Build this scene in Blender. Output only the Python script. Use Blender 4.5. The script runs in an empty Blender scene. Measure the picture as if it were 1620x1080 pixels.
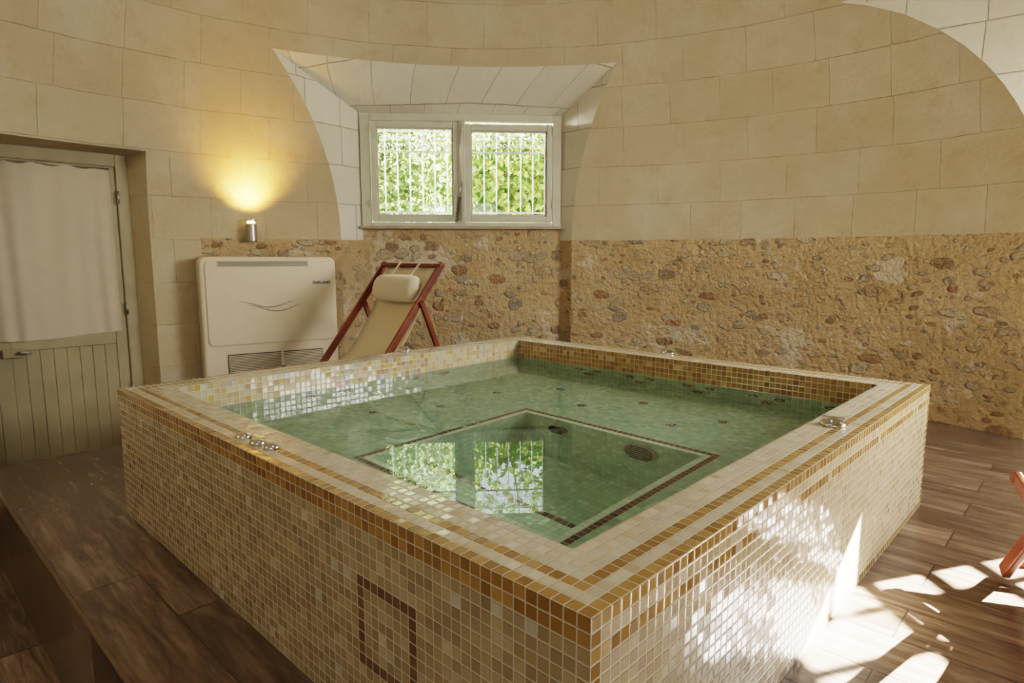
import bpy, math, random
from mathutils import Vector, Matrix
from mathutils.geometry import tessellate_polygon
random.seed(7)
C = bpy.context.scene.collection
PI = math.pi
rad = math.radians

# ------------------------------------------------------------------ node helpers
def newmat(name):
    m = bpy.data.materials.new(name); m.use_nodes = True
    nt = m.node_tree
    for n in list(nt.nodes): nt.nodes.remove(n)
    out = nt.nodes.new('ShaderNodeOutputMaterial')
    return m, nt, out
class NT:
    def __init__(s, nt): s.nt = nt
    def n(s, t, **kw):
        nd = s.nt.nodes.new(t)
        for k, v in kw.items():
            if k.startswith('i_'):
                nd.inputs[k[2:].replace('_', ' ')].default_value = v
            else: setattr(nd, k, v)
        return nd
    def l(s, a, b): s.nt.links.new(a, b)
    def math(s, op, a, b=None, c=None, clamp=False):
        nd = s.nt.nodes.new('ShaderNodeMath'); nd.operation = op; nd.use_clamp = clamp
        for i, v in enumerate((a, b, c)):
            if v is None: continue
            if isinstance(v, (int, float)): nd.inputs[i].default_value = v
            else: s.l(v, nd.inputs[i])
        return nd.outputs[0]
    def mix(s, f, a, b, mode='MIX'):
        nd = s.nt.nodes.new('ShaderNodeMix'); nd.data_type = 'RGBA'; nd.blend_type = mode
        def st(sock, v):
            if isinstance(v, (int, float)): sock.default_value = v
            elif isinstance(v, tuple): sock.default_value = (*v, 1) if len(v) == 3 else v
            else: s.l(v, sock)
        st(nd.inputs['Factor'], f); st(nd.inputs[6], a); st(nd.inputs[7], b)
        return nd.outputs[2]
    def ramp(s, fac, stops):
        nd = s.nt.nodes.new('ShaderNodeValToRGB'); cr = nd.color_ramp
        while len(cr.elements) < len(stops): cr.elements.new(0.5)
        for e, (p, c) in zip(cr.elements, stops):
            e.position = p; e.color = (*c, 1) if len(c) == 3 else c
        s.l(fac, nd.inputs[0]); return nd.outputs[0]
    def smooth(s, v, a, b, lo=0.0, hi=1.0):
        nd = s.nt.nodes.new('ShaderNodeMapRange'); nd.interpolation_type = 'SMOOTHSTEP'
        s.l(v, nd.inputs[0]); nd.inputs[1].default_value = a; nd.inputs[2].default_value = b
        nd.inputs[3].default_value = lo; nd.inputs[4].default_value = hi
        return nd.outputs[0]

def simple(name, col, rough=.5, metal=0, coat=0, var=0.0, vscale=8, bump=0, bscale=60):
    m, nt, out = newmat(name); N = NT(nt)
    b = N.n('ShaderNodeBsdfPrincipled'); b.inputs['Base Color'].default_value = (*col, 1)
    b.inputs['Roughness'].default_value = rough; b.inputs['Metallic'].default_value = metal
    b.inputs['Coat Weight'].default_value = coat
    tc = N.n('ShaderNodeTexCoord')
    if var:
        no = N.n('ShaderNodeTexNoise', i_Scale=vscale, i_Detail=4.0); N.l(tc.outputs['Object'], no.inputs['Vector'])
        c2 = tuple(max(0, c * (1 - var)) for c in col); c3 = tuple(min(1, c * (1 + var)) for c in col)
        N.l(N.ramp(no.outputs[0], [(.3, c2), (.7, c3)]), b.inputs['Base Color'])
    if bump:
        no = N.n('ShaderNodeTexNoise', i_Scale=bscale, i_Detail=3.0); N.l(tc.outputs['Object'], no.inputs['Vector'])
        bp = N.n('ShaderNodeBump', i_Strength=bump, i_Distance=.01); N.l(no.outputs[0], bp.inputs['Height']); N.l(bp.outputs[0], b.inputs['Normal'])
    N.l(b.outputs[0], out.inputs[0])
    return m

# ---- stone (ashlar + rubble by UV)
def stone_material(name='tuffeau_stone', pale=False):
    m, nt, out = newmat(name); N = NT(nt)
    uv = N.n('ShaderNodeUVMap', uv_map='UVMap')
    sep = N.n('ShaderNodeSeparateXYZ'); N.l(uv.outputs[0], sep.inputs[0])
    off = N.n('ShaderNodeVectorMath', operation='ADD'); off.inputs[1].default_value = (0.13, -1.27 + .0, 0); N.l(uv.outputs[0], off.inputs[0])
    nw = N.n('ShaderNodeTexNoise', i_Scale=3.5, i_Detail=4.0); N.l(uv.outputs[0], nw.inputs['Vector'])
    wv2 = N.n('ShaderNodeVectorMath', operation='MULTIPLY_ADD'); N.l(nw.outputs['Color'], wv2.inputs[0]); wv2.inputs[1].default_value = (.022, .022, 0); N.l(off.outputs[0], wv2.inputs[2])
    br = N.n('ShaderNodeTexBrick'); N.l(wv2.outputs[0], br.inputs['Vector'])
    br.offset = .42; br.offset_frequency = 2; br.squash = .8; br.squash_frequency = 3
    for k, v in (('Scale', 1.0), ('Mortar Size', .0024 if not pale else .004), ('Mortar Smooth', .7), ('Bias', 0.0), ('Brick Width', .50 if not pale else .42), ('Row Height', .315)): br.inputs[k].default_value = v
    br.inputs['Color1'].default_value = (0, 0, 0, 1); br.inputs['Color2'].default_value = (1, 1, 1, 1); br.inputs['Mortar'].default_value = (.5, .5, .5, 1)
    if pale: blockc = N.ramp(br.outputs['Color'], [(0, (.70, .66, .55)), (1, (.78, .75, .65))])  # daylight on the reveals put into a paler copy of the stone
    else: blockc = N.ramp(br.outputs['Color'], [(0, (.50, .42, .285)), (.5, (.515, .44, .305)), (1, (.53, .46, .325))])
    n1 = N.n('ShaderNodeTexNoise', i_Scale=1.6, i_Detail=5.0, i_Roughness=.65); N.l(uv.outputs[0], n1.inputs['Vector'])
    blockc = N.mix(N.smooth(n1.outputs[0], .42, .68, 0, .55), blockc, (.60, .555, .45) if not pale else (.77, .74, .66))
    n2 = N.n('ShaderNodeTexNoise', i_Scale=6, i_Detail=6.0, i_Roughness=.72); N.l(uv.outputs[0], n2.inputs['Vector'])
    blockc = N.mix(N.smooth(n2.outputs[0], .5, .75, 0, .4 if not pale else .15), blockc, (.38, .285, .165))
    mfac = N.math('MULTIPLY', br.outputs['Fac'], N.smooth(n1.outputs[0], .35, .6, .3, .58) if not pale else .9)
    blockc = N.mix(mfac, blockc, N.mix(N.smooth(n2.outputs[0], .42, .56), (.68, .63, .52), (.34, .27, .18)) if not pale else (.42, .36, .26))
    # rubble: flattened, half buried stones in loose rows
    sc = N.n('ShaderNodeVectorMath', operation='MULTIPLY'); sc.inputs[1].default_value = (1.0, 1.8, 1); N.l(uv.outputs[0], sc.inputs[0])
    rv = N.n('ShaderNodeVectorMath', operation='MULTIPLY_ADD'); N.l(nw.outputs['Color'], rv.inputs[0]); rv.inputs[1].default_value = (.15, .15, 0); N.l(sc.outputs[0], rv.inputs[2])
    nf = N.n('ShaderNodeTexNoise', i_Scale=24, i_Detail=5.0, i_Roughness=.62); N.l(uv.outputs[0], nf.inputs['Vector'])
    ng = N.n('ShaderNodeTexNoise', i_Scale=9, i_Detail=2.0); N.l(uv.outputs[0], ng.inputs['Vector'])
    def stones(scale, keep, tlo, tmul, wb, rnd_):
        vc = N.n('ShaderNodeTexVoronoi', feature='F1', i_Scale=scale); vc.inputs['Randomness'].default_value = rnd_; N.l(rv.outputs[0], vc.inputs['Vector'])
        sc2 = N.n('ShaderNodeSeparateColor'); N.l(vc.outputs['Color'], sc2.inputs[0])
        wob = N.math('ADD', N.math('MULTIPLY', N.math('SUBTRACT', ng.outputs[0], .5), wb), N.math('MULTIPLY', N.math('SUBTRACT', nf.outputs[0], .5), .30))
        thr = N.math('ADD', N.math('MULTIPLY_ADD', sc2.outputs[1], tmul, tlo), wob)
        st = N.smooth(N.math('SUBTRACT', thr, vc.outputs['Distance']), 0, .06)
        mk = N.math('MULTIPLY', st, N.math('GREATER_THAN', sc2.outputs[0], keep))
        cl = N.ramp(sc2.outputs[2], [(0, (.24, .19, .14)), (.06, (.35, .18, .10)), (.12, (.42, .34, .24)), (.3, (.58, .52, .41)), (.45, (.38, .32, .23)), (.65, (.64, .58, .46)), (.8, (.34, .30, .235)), (.92, (.50, .43, .32)), (1, (.26, .235, .19))])
        return mk, cl
    m1, c1_ = stones(5.8, .12, .24, .22, .5, .85)
    m2, c2_ = stones(12.0, .35, .20, .22, .4, .95)
    smask = N.math('MAXIMUM', m1, m2)
    scol = N.mix(m1, c2_, c1_)
    scol = N.mix(N.smooth(nf.outputs[0], .48, .66, 0, .6), scol, (.53, .43, .28))
    n6 = N.n('ShaderNodeTexNoise', i_Scale=3.0, i_Detail=4.0, i_Roughness=.6); N.l(uv.outputs[0], n6.inputs['Vector'])
    mort = N.mix(N.smooth(n6.outputs[0], .3, .7), (.50, .375, .215), (.58, .455, .285))
    mort = N.mix(N.smooth(nf.outputs[0], .5, .8, 0, .35), mort, (.41, .295, .165))
    mort = N.mix(N.smooth(n1.outputs[0], .56, .60, 0, .6), mort, (.70, .64, .52))
    rub = N.mix(N.math('MULTIPLY', smask, .85), mort, scol)
    isr = N.math('LESS_THAN', N.math('ADD', sep.outputs[1], N.math('MULTIPLY', N.math('SUBTRACT', nf.outputs[0], .5), .02)), 1.275)
    isr = N.math('MULTIPLY', isr, N.math('LESS_THAN', sep.outputs[0], 8.17))
    col = N.mix(isr, blockc, rub)
    b = N.n('ShaderNodeBsdfPrincipled', i_Roughness=.88); b.inputs['Specular IOR Level'].default_value = .25
    N.l(col, b.inputs['Base Color'])
    ha = N.math('ADD', N.math('MULTIPLY', br.outputs['Fac'], -.26), N.math('MULTIPLY', nf.outputs[0], .18))
    ha = N.math('ADD', ha, N.math('MULTIPLY', n2.outputs[0], .3))
    hr = N.math('ADD', N.math('MULTIPLY', smask, 1.3), N.math('MULTIPLY', nf.outputs[0], 1.6))
    hr = N.math('ADD', hr, N.math('MULTIPLY', n6.outputs[0], 2.0))
    hm = N.n('ShaderNodeMix'); hm.data_type = 'FLOAT'; N.l(isr, hm.inputs[0]); N.l(ha, hm.inputs[2]); N.l(hr, hm.inputs[3])
    bp = N.n('ShaderNodeBump', i_Strength=.9, i_Distance=.024); N.l(hm.outputs[0], bp.inputs['Height']); N.l(bp.outputs[0], b.inputs['Normal'])
    N.l(b.outputs[0], out.inputs[0])
    return m

def tile_material():
    m, nt, out = newmat('glass_mosaic_tile'); N = NT(nt)
    uv = N.n('ShaderNodeUVMap', uv_map='UVMap'); sep = N.n('ShaderNodeSeparateXYZ'); N.l(uv.outputs[0], sep.inputs[0])
    fx = N.math('FRACT', sep.outputs[0]); fy = N.math('FRACT', sep.outputs[1])
    dx = N.math('MINIMUM', fx, N.math('SUBTRACT', 1.0, fx)); dy = N.math('MINIMUM', fy, N.math('SUBTRACT', 1.0, fy))
    d = N.math('SMOOTH_MIN', dx, dy, .06)
    at = N.n('ShaderNodeAttribute', attribute_name='Col')
    rn = N.n('ShaderNodeTexWhiteNoise', noise_dimensions='1D'); N.l(N.math('MULTIPLY', at.outputs['Alpha'], 977.0), rn.inputs['W'])
    mask = N.smooth(d, .03, .075)
    col = N.mix(mask, (.54, .47, .36), at.outputs['Color'])
    b = N.n('ShaderNodeBsdfPrincipled'); N.l(col, b.inputs['Base Color'])
    N.l(N.smooth(mask, 0, 1, .75, .12), b.inputs['Roughness'])
    b.inputs['IOR'].default_value = 1.6
    b.inputs['Coat Weight'].default_value = .4; b.inputs['Coat Roughness'].default_value = .05
    geo = N.n('ShaderNodeNewGeometry')
    sb = N.n('ShaderNodeVectorMath', operation='SUBTRACT'); N.l(rn.outputs['Color'], sb.inputs[0]); sb.inputs[1].default_value = (.5, .5, .5)
    ml = N.n('ShaderNodeVectorMath', operation='MULTIPLY_ADD'); N.l(sb.outputs[0], ml.inputs[0]); ml.inputs[1].default_value = (.08, .08, .08); N.l(geo.outputs['Normal'], ml.inputs[2])
    nr = N.n('ShaderNodeVectorMath', operation='NORMALIZE'); N.l(ml.outputs[0], nr.inputs[0])
    bp = N.n('ShaderNodeBump', i_Strength=.5, i_Distance=.002); N.l(N.smooth(d, .02, .13), bp.inputs['Height']); N.l(nr.outputs[0], bp.inputs['Normal'])
    N.l(bp.outputs[0], b.inputs['Normal']); N.l(bp.outputs[0], b.inputs['Coat Normal'])
    N.l(b.outputs[0], out.inputs[0])
    return m

def wood_floor(name, ang, c0, c1, c2):
    m, nt, out = newmat(name); N = NT(nt)
    tc = N.n('ShaderNodeTexCoord'); mp = N.n('ShaderNodeMapping'); mp.inputs['Rotation'].default_value = (0, 0, ang); N.l(tc.outputs['Object'], mp.inputs['Vector'])
    br = N.n('ShaderNodeTexBrick'); N.l(mp.outputs[0], br.inputs['Vector']); br.offset = .37
    for k, v in (('Scale', 1.0), ('Mortar Size', .003), ('Mortar Smooth', .1), ('Brick Width', 1.0), ('Row Height', .2)): br.inputs[k].default_value = v
    br.inputs['Color1'].default_value = (0, 0, 0, 1); br.inputs['Color2'].default_value = (1, 1, 1, 1); br.inputs['Mortar'].default_value = (.5, .5, .5, 1)
    st = N.n('ShaderNodeVectorMath', operation='MULTIPLY'); st.inputs[1].default_value = (1.5, 13, 1); N.l(mp.outputs[0], st.inputs[0])
    ad = N.n('ShaderNodeVectorMath', operation='MULTIPLY_ADD'); N.l(br.outputs['Color'], ad.inputs[0]); ad.inputs[1].default_value = (7, 3, 5); N.l(st.outputs[0], ad.inputs[2])
    g = N.n('ShaderNodeTexNoise', i_Scale=1.3, i_Detail=7.0, i_Roughness=.66, i_Distortion=.7); N.l(ad.outputs[0], g.inputs['Vector'])
    g2 = N.n('ShaderNodeTexNoise', i_Scale=6, i_Detail=4.0, i_Roughness=.7); N.l(ad.outputs[0], g2.inputs['Vector'])
    f = N.math('ADD', N.math('MULTIPLY', g.outputs[0], .75), N.math('MULTIPLY', g2.outputs[0], .25))
    col = N.ramp(f, [(.30, c0), (.5, c1), (.70, c2)])
    hs = N.n('ShaderNodeHueSaturation'); N.l(col, hs.inputs['Color']); N.l(N.math('MULTIPLY_ADD', br.outputs['Color'], .5, .72), hs.inputs['Value'])
    col = N.mix(br.outputs['Fac'], hs.outputs[0], tuple(x * .4 for x in c1))
    b = N.n('ShaderNodeBsdfPrincipled'); N.l(col, b.inputs['Base Color']); b.inputs['Roughness'].default_value = .24
    bp = N.n('ShaderNodeBump', i_Strength=.18, i_Distance=.004); N.l(N.math('SUBTRACT', f, br.outputs['Fac']), bp.inputs['Height']); N.l(bp.outputs[0], b.inputs['Normal'])
    N.l(b.outputs[0], out.inputs[0]); return m

def glass_pane_mat():
    m, nt, out = newmat('window_glass'); N = NT(nt)
    t = N.n('ShaderNodeBsdfTransparent'); g = N.n('ShaderNodeBsdfGlossy'); g.inputs['Roughness'].default_value = .02
    fr = N.n('ShaderNodeFresnel', i_IOR=1.35); mx = N.n('ShaderNodeMixShader')
    N.l(fr.outputs[0], mx.inputs[0]); N.l(t.outputs[0], mx.inputs[1]); N.l(g.outputs[0], mx.inputs[2]); N.l(mx.outputs[0], out.inputs[0]); return m

def water_mat():
    m, nt, out = newmat('clear_water'); N = NT(nt)
    b = N.n('ShaderNodeBsdfPrincipled'); b.inputs['Base Color'].default_value = (.90, 1, .93, 1); b.inputs['Roughness'].default_value = 0
    b.inputs['Transmission Weight'].default_value = 1; b.inputs['IOR'].default_value = 1.33
    N.l(b.outputs[0], out.inputs[0]); return m

def leaf_mat(name, c0, c1):
    m, nt, out = newmat(name); N = NT(nt)
    at = N.n('ShaderNodeAttribute', attribute_name='Col')
    col = N.ramp(at.outputs['Fac'], [(0, c0), (1, c1)])
    d = N.n('ShaderNodeBsdfDiffuse'); t = N.n('ShaderNodeBsdfTranslucent'); N.l(col, d.inputs[0]); N.l(col, t.inputs[0])
    mx = N.n('ShaderNodeMixShader'); mx.inputs[0].default_value = .45; N.l(d.outputs[0], mx.inputs[1]); N.l(t.outputs[0], mx.inputs[2]); N.l(mx.outputs[0], out.inputs[0]); return m

def fabric_mat(name, col, sc=260, transl=0):
    m, nt, out = newmat(name); N = NT(nt)
    tc = N.n('ShaderNodeTexCoord'); w = N.n('ShaderNodeTexNoise', i_Scale=sc, i_Detail=2.0); N.l(tc.outputs['Object'], w.inputs['Vector'])
    b = N.n('ShaderNodeBsdfPrincipled', i_Roughness=.9); N.l(N.ramp(w.outputs[0], [(.3, tuple(c * .86 for c in col)), (.7, col)]), b.inputs['Base Color'])
    b.inputs['Sheen Weight'].default_value = .2
    bp = N.n('ShaderNodeBump', i_Strength=.3, i_Distance=.002); N.l(w.outputs[0], bp.inputs['Height']); N.l(bp.outputs[0], b.inputs['Normal'])
    if transl:
        t = N.n('ShaderNodeBsdfTranslucent'); t.inputs[0].default_value = (*col, 1); mx = N.n('ShaderNodeMixShader'); mx.inputs[0].default_value = transl
        N.l(b.outputs[0], mx.inputs[1]); N.l(t.outputs[0], mx.inputs[2]); N.l(mx.outputs[0], out.inputs[0])
    else: N.l(b.outputs[0], out.inputs[0])
    return m

def red_wood():
    m, nt, out = newmat('varnished_red_wood'); N = NT(nt)
    tc = N.n('ShaderNodeTexCoord'); mp = N.n('ShaderNodeMapping'); mp.inputs['Scale'].default_value = (4, 30, 4); N.l(tc.outputs['Object'], mp.inputs['Vector'])
    no = N.n('ShaderNodeTexNoise', i_Scale=2, i_Detail=5.0); N.l(mp.outputs[0], no.inputs['Vector'])
    b = N.n('ShaderNodeBsdfPrincipled', i_Roughness=.35); N.l(N.ramp(no.outputs[0], [(.3, (.12, .03, .014)), (.7, (.23, .065, .029))]), b.inputs['Base Color'])
    N.l(b.outputs[0], out.inputs[0]); return m

M = dict(
    stone=stone_material(), reveal=stone_material('lit_reveal_stone', True), tile=tile_material(), glass=glass_pane_mat(), water=water_mat(),
    floor=wood_floor('wood_look_floor_tile', rad(43.6), (.040, .026, .018), (.118, .082, .059), (.235, .18, .135)),
    winpaint=simple('cream_window_paint', (.60, .59, .49), .45, var=.05),
    doorpaint=simple('olive_cream_door_paint', (.36, .315, .20), .5, var=.10, vscale=5),
    iron=simple('pale_painted_iron', (.12, .125, .12), .5),
    chrome=simple('chrome', (.75, .74, .72), .12, 1),
    dark=simple('dark_gap', (.02, .02, .018), .7),
    shade=simple('shaded_grille_gap', (.07, .058, .04), .7),
    steel=simple('brushed_steel', (.45, .43, .40), .35, .9),
    cream=simple('cream_plastic', (.76, .68, .52), .38, var=.03),
    creamd=simple('cream_plastic_slat', (.55, .49, .37), .45),
    logo=simple('black_badge', (.03, .03, .025), .4),
    wave=simple('grey_emblem', (.36, .31, .22), .4),
    wood=red_wood(), canvas=fabric_mat('beige_canvas', (.80, .70, .49)), pillow=fabric_mat('pale_pillow', (.82, .74, .57)),
    curtain=fabric_mat('cream_cotton', (.62, .55, .43), 180),
    sill=simple('sill_stone', (.42, .36, .27), .8, var=.1),
    trim=simple('dark_bronze_trim', (.16, .11, .07), .4, .4),
    leafv=leaf_mat('vine_leaf', (.045, .09, .02), (.23, .29, .09)), leaft=leaf_mat('tree_leaf', (.09, .14, .045), (.24, .28, .13)),
    gwall=simple('green_backing_wall', (.19, .22, .12), .95, var=.35, vscale=5),
    bark=simple('bark', (.08, .06, .04), .9, var=.2), soil=simple('garden_soil', (.10, .12, .055), .95, var=.3),
    lens=None)
def emis(name, col, s):
    m, nt, out = newmat(name); e = nt.nodes.new('ShaderNodeEmission'); e.inputs[0].default_value = (*col, 1); e.inputs[1].default_value = s
    nt.links.new(e.outputs[0], out.inputs[0]); return m
M['lens'] = emis('lit_lamp_lens', (1, .78, .38), 6)

# ------------------------------------------------------------------ mesh helpers
class MB:
    def __init__(s): s.v = []; s.f = []; s.uv = []; s.col = []
    def add(s, vs, fs):
        o = len(s.v); s.v += [tuple(p) for p in vs]; s.f += [tuple(i + o for i in f) for f in fs]
    def box(s, x0, x1, y0, y1, z0, z1):
        s.add([(x0,y0,z0),(x1,y0,z0),(x1,y1,z0),(x0,y1,z0),(x0,y0,z1),(x1,y0,z1),(x1,y1,z1),(x0,y1,z1)],
              [(0,3,2,1),(4,5,6,7),(0,1,5,4),(1,2,6,5),(2,3,7,6),(3,0,4,7)]); return s
    def beam(s, a, b, w, h, side=Vector((0, 1, 0))):
        a = Vector(a); b = Vector(b); d = (b - a).normalized(); y = (side - d * side.dot(d)).normalized(); z = d.cross(y)
        vs = [p + y * (w / 2 * i) + z * (h / 2 * j) for p in (a, b) for i, j in ((-1,-1),(1,-1),(1,1),(-1,1))]
        s.add(vs, [(0,1,2,3),(7,6,5,4),(0,4,5,1),(1,5,6,2),(2,6,7,3),(3,7,4,0)]); return s
    def tube(s, pts, r, n=8, closed=False):
        pts = [Vector(p) for p in pts]; k = len(pts)
        t0 = (pts[1] - pts[0]).normalized(); up = Vector((0, 0, 1)) if abs(t0.z) < .9 else Vector((1, 0, 0))
        nrm = (up - t0 * up.dot(t0)).normalized(); vs = []
        for i, p in enumerate(pts):
            t = (pts[min(i + 1, k - 1)] - pts[max(i - 1, 0)]).normalized()
            nrm = (nrm - t * nrm.dot(t)); nrm = nrm.normalized() if nrm.length > 1e-6 else Vector((1, 0, 0)); bn = t.cross(nrm)
            rr = r[i] if isinstance(r, (list, tuple)) else r
            vs += [p + (nrm * math.cos(2 * PI * j / n) + bn * math.sin(2 * PI * j / n)) * rr for j in range(n)]
        fs = [(i * n + j, i * n + (j + 1) % n, (i + 1) * n + (j + 1) % n, (i + 1) * n + j) for i in range(k - 1) for j in range(n)]
        fs += [tuple(range(n))[::-1], tuple((k - 1) * n + j for j in range(n))]
        s.add(vs, fs); return s
    def lathe(s, prof, c=(0, 0, 0), axis=(0, 0, 1), n=24):
        ax = Vector(axis).normalized(); up = Vector((0, 0, 1)) if abs(ax.z) < .9 else Vector((1, 0, 0))
        x = (up - ax * up.dot(ax)).normalized(); y = ax.cross(x); c = Vector(c); vs = []
        for r, h in prof: vs += [c + ax * h + (x * math.cos(2 * PI * j / n) + y * math.sin(2 * PI * j / n)) * max(r, 1e-5) for j in range(n)]
        k = len(prof)
        fs = [(i * n + j, i * n + (j + 1) % n, (i + 1) * n + (j + 1) % n, (i + 1) * n + j) for i in range(k - 1) for j in range(n)]
        fs += [tuple(range(n))[::-1], tuple((k - 1) * n + j for j in range(n))]
        s.add(vs, fs); return s
    def build(s, name, mat, parent=None, smooth=False, bevel=0, seg=2, uvs=None):
        me = bpy.data.meshes.new(name); me.from_pydata(s.v, [], s.f)
        if mat: me.materials.append(mat)
        if uvs is not None:
            u = me.uv_layers.new(name='UVMap')
            for lp in me.loops: u.data[lp.index].uv = uvs[lp.vertex_index]
        me.update()
        if smooth: me.polygons.foreach_set('use_smooth', [True] * len(me.polygons))
        o = bpy.data.objects.new(name, me); C.objects.link(o)
        if parent: o.parent = parent
        if bevel:
            b = o.modifiers.new('bevel', 'BEVEL'); b.width = bevel; b.segments = seg; b.limit_method = 'ANGLE'; b.angle_limit = rad(40)
        return o
def tag(o, label=None, cat=None, group=None, kind=None):
    if label: o['label'] = label
    if cat: o['category'] = cat
    if group: o['group'] = group
    if kind: o['kind'] = kind
    return o
def empty(name, loc=(0, 0, 0), rz=0):
    o = bpy.data.objects.new(name, None); C.objects.link(o); o.location = loc; o.rotation_euler = (0, 0, rz); o.empty_display_size = .1; return o
def copy_tree(o, parent=None):
    c = o.copy(); C.objects.link(c)
    if parent: c.parent = parent
    for ch in list(o.children): copy_tree(ch, c)
    return c

# ------------------------------------------------------------------ camera
CAMZ = 1.1275
cam = bpy.data.cameras.new('camera'); co = bpy.data.objects.new('camera', cam); C.objects.link(co)
cam.sensor_width = 36; cam.lens = 993 / 1620 * 36; cam.clip_start = .02
co.location = (0, 0, CAMZ); co.rotation_euler = (rad(90 - 7.63), 0, 0)
bpy.context.scene.camera = co

# ------------------------------------------------------------------ rotunda shell
FZ = .0275; LOWZ = -.42
RC = Vector((-.083, 2.013)); R = 3.63; ZS = 1.27
def rz_(z): return R if z <= ZS else math.sqrt(max(R * R - (z - ZS) ** 2, 1e-6))
def polar(deg, r=R): return Vector((math.cos(rad(deg)) * r, math.sin(rad(deg)) * r))
def isect(P, T, r):
    d = (T - P).normalized(); b = P.dot(d); c = P.dot(P) - r * r; disc = max(b * b - c, 0)
    t = -b - math.sqrt(disc)
    return P + d * t
W0 = Vector((-1.305, 5.576)); W1 = Vector((.431, 5.702))
class Op: pass
def mkop(lo, lot, hi, hit, zb, zt):
    o = Op(); o.lo = lo; o.lot = lot; o.hi = hi; o.hit = hit; o.zb = zb; o.zt = zt; return o
def side(P, T, z, zt):
    r = rz_(min(z, zt))
    return P.copy() if r >= R - 1e-6 else isect(P, T, r)
def az(p, base):
    a = math.atan2(p.y, p.x)
    while a < base: a += 2 * PI
    return a
BASE = rad(-135)
o1 = mkop(Vector((.528, 5.591)) - RC, Vector((.851, 5.221)) - RC, Vector((-1.445, 5.378)) - RC, Vector((-1.774, 4.913)) - RC, -9, 2.665)
o2 = mkop(polar(-23.9), polar(-23.9) - Vector((.763, .647)), polar(28.1), polar(28.1) - Vector((.808, -.589)), -9, 2.80)
def rot(p, a): return Vector((p.x * math.cos(a) - p.y * math.sin(a), p.x * math.sin(a) + p.y * math.cos(a)))
a3 = rad(-90)
o3 = mkop(rot(o2.lo, a3), rot(o2.lot, a3), rot(o2.hi, a3), rot(o2.hit, a3), -9, 2.80)
dlo = Vector((-2.62, 4.606)) - RC; dhi = polar(150.5)
o4 = mkop(dlo, dlo + Vector((.707, -.707)), dhi, dhi + Vector((.707, -.707)), -9, 1.872)
ops = [o3, o2, o1, o4]
zrows = [-.5 + .1 * i for i in range(18)] + [ZS] + [ZS + R * math.sin(rad(a)) for a in range(2, 90, 2)] + [1.872, 2.665, 2.80]
zrows = sorted(zrows); zz = [zrows[0]]
keep = (ZS, 1.872, 2.665, 2.80)
for z in zrows[1:]:
    if z - zz[-1] < .02:
        if z in keep: zz[-1] = z
        continue
    zz.append(z)
zrows = zz
def vcoord(z): return z if z <= ZS else ZS + R * math.asin(min(1, (z - ZS) / R))
def ring(z):
    r = rz_(z); cols = []
    for k, o in enumerate(ops):
        a0 = az(side(o.lo, o.lot, z, o.zt), BASE); a1 = az(side(o.hi, o.hit, z, o.zt), BASE)
        cols.append((a0, a1))
    out = []
    NS, NP = 16, 26
    for k in range(len(ops)):
        a0, a1 = cols[k]; b = cols[(k + 1) % len(ops)][0] + (2 * PI if k == len(ops) - 1 else 0)
        for i in range(NS): out.append((a0 + (a1 - a0) * i / NS, k, 'o'))
        for i in range(NP): out.append((a1 + (b - a1) * i / NP, k, 'p'))
    out.append((cols[0][0] + 2 * PI, 0, 'e'))
    return out, r
def shell(rows, name):
    mb = MB(); uvs = []; n = None
    for z in rows:
        rg, r = ring(z); n = len(rg)
        for a, k, t in rg:
            mb.v.append((RC.x + r * math.cos(a), RC.y + r * math.sin(a), z)); uvs.append((a * R, vcoord(z)))
    tpl = ring(rows[0])[0]
    for i in range(len(rows) - 1):
        zm = (rows[i] + rows[i + 1]) / 2
        for j in range(n - 1):
            a, k, t = tpl[j]
            if t == 'o' and ops[k].zb < zm < ops[k].zt: continue
            mb.f.append((i * n + j + 1, i * n + j, (i + 1) * n + j, (i + 1) * n + j + 1))
    return mb.build(name, M['stone'], smooth=True, uvs=uvs)
wall = shell([z for z in zrows if z <= ZS + 1e-6], 'wall_round'); tag(wall, kind='structure')
ceil = shell([z for z in zrows if z >= ZS - 1e-6], 'ceiling'); tag(ceil, kind='structure')

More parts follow.
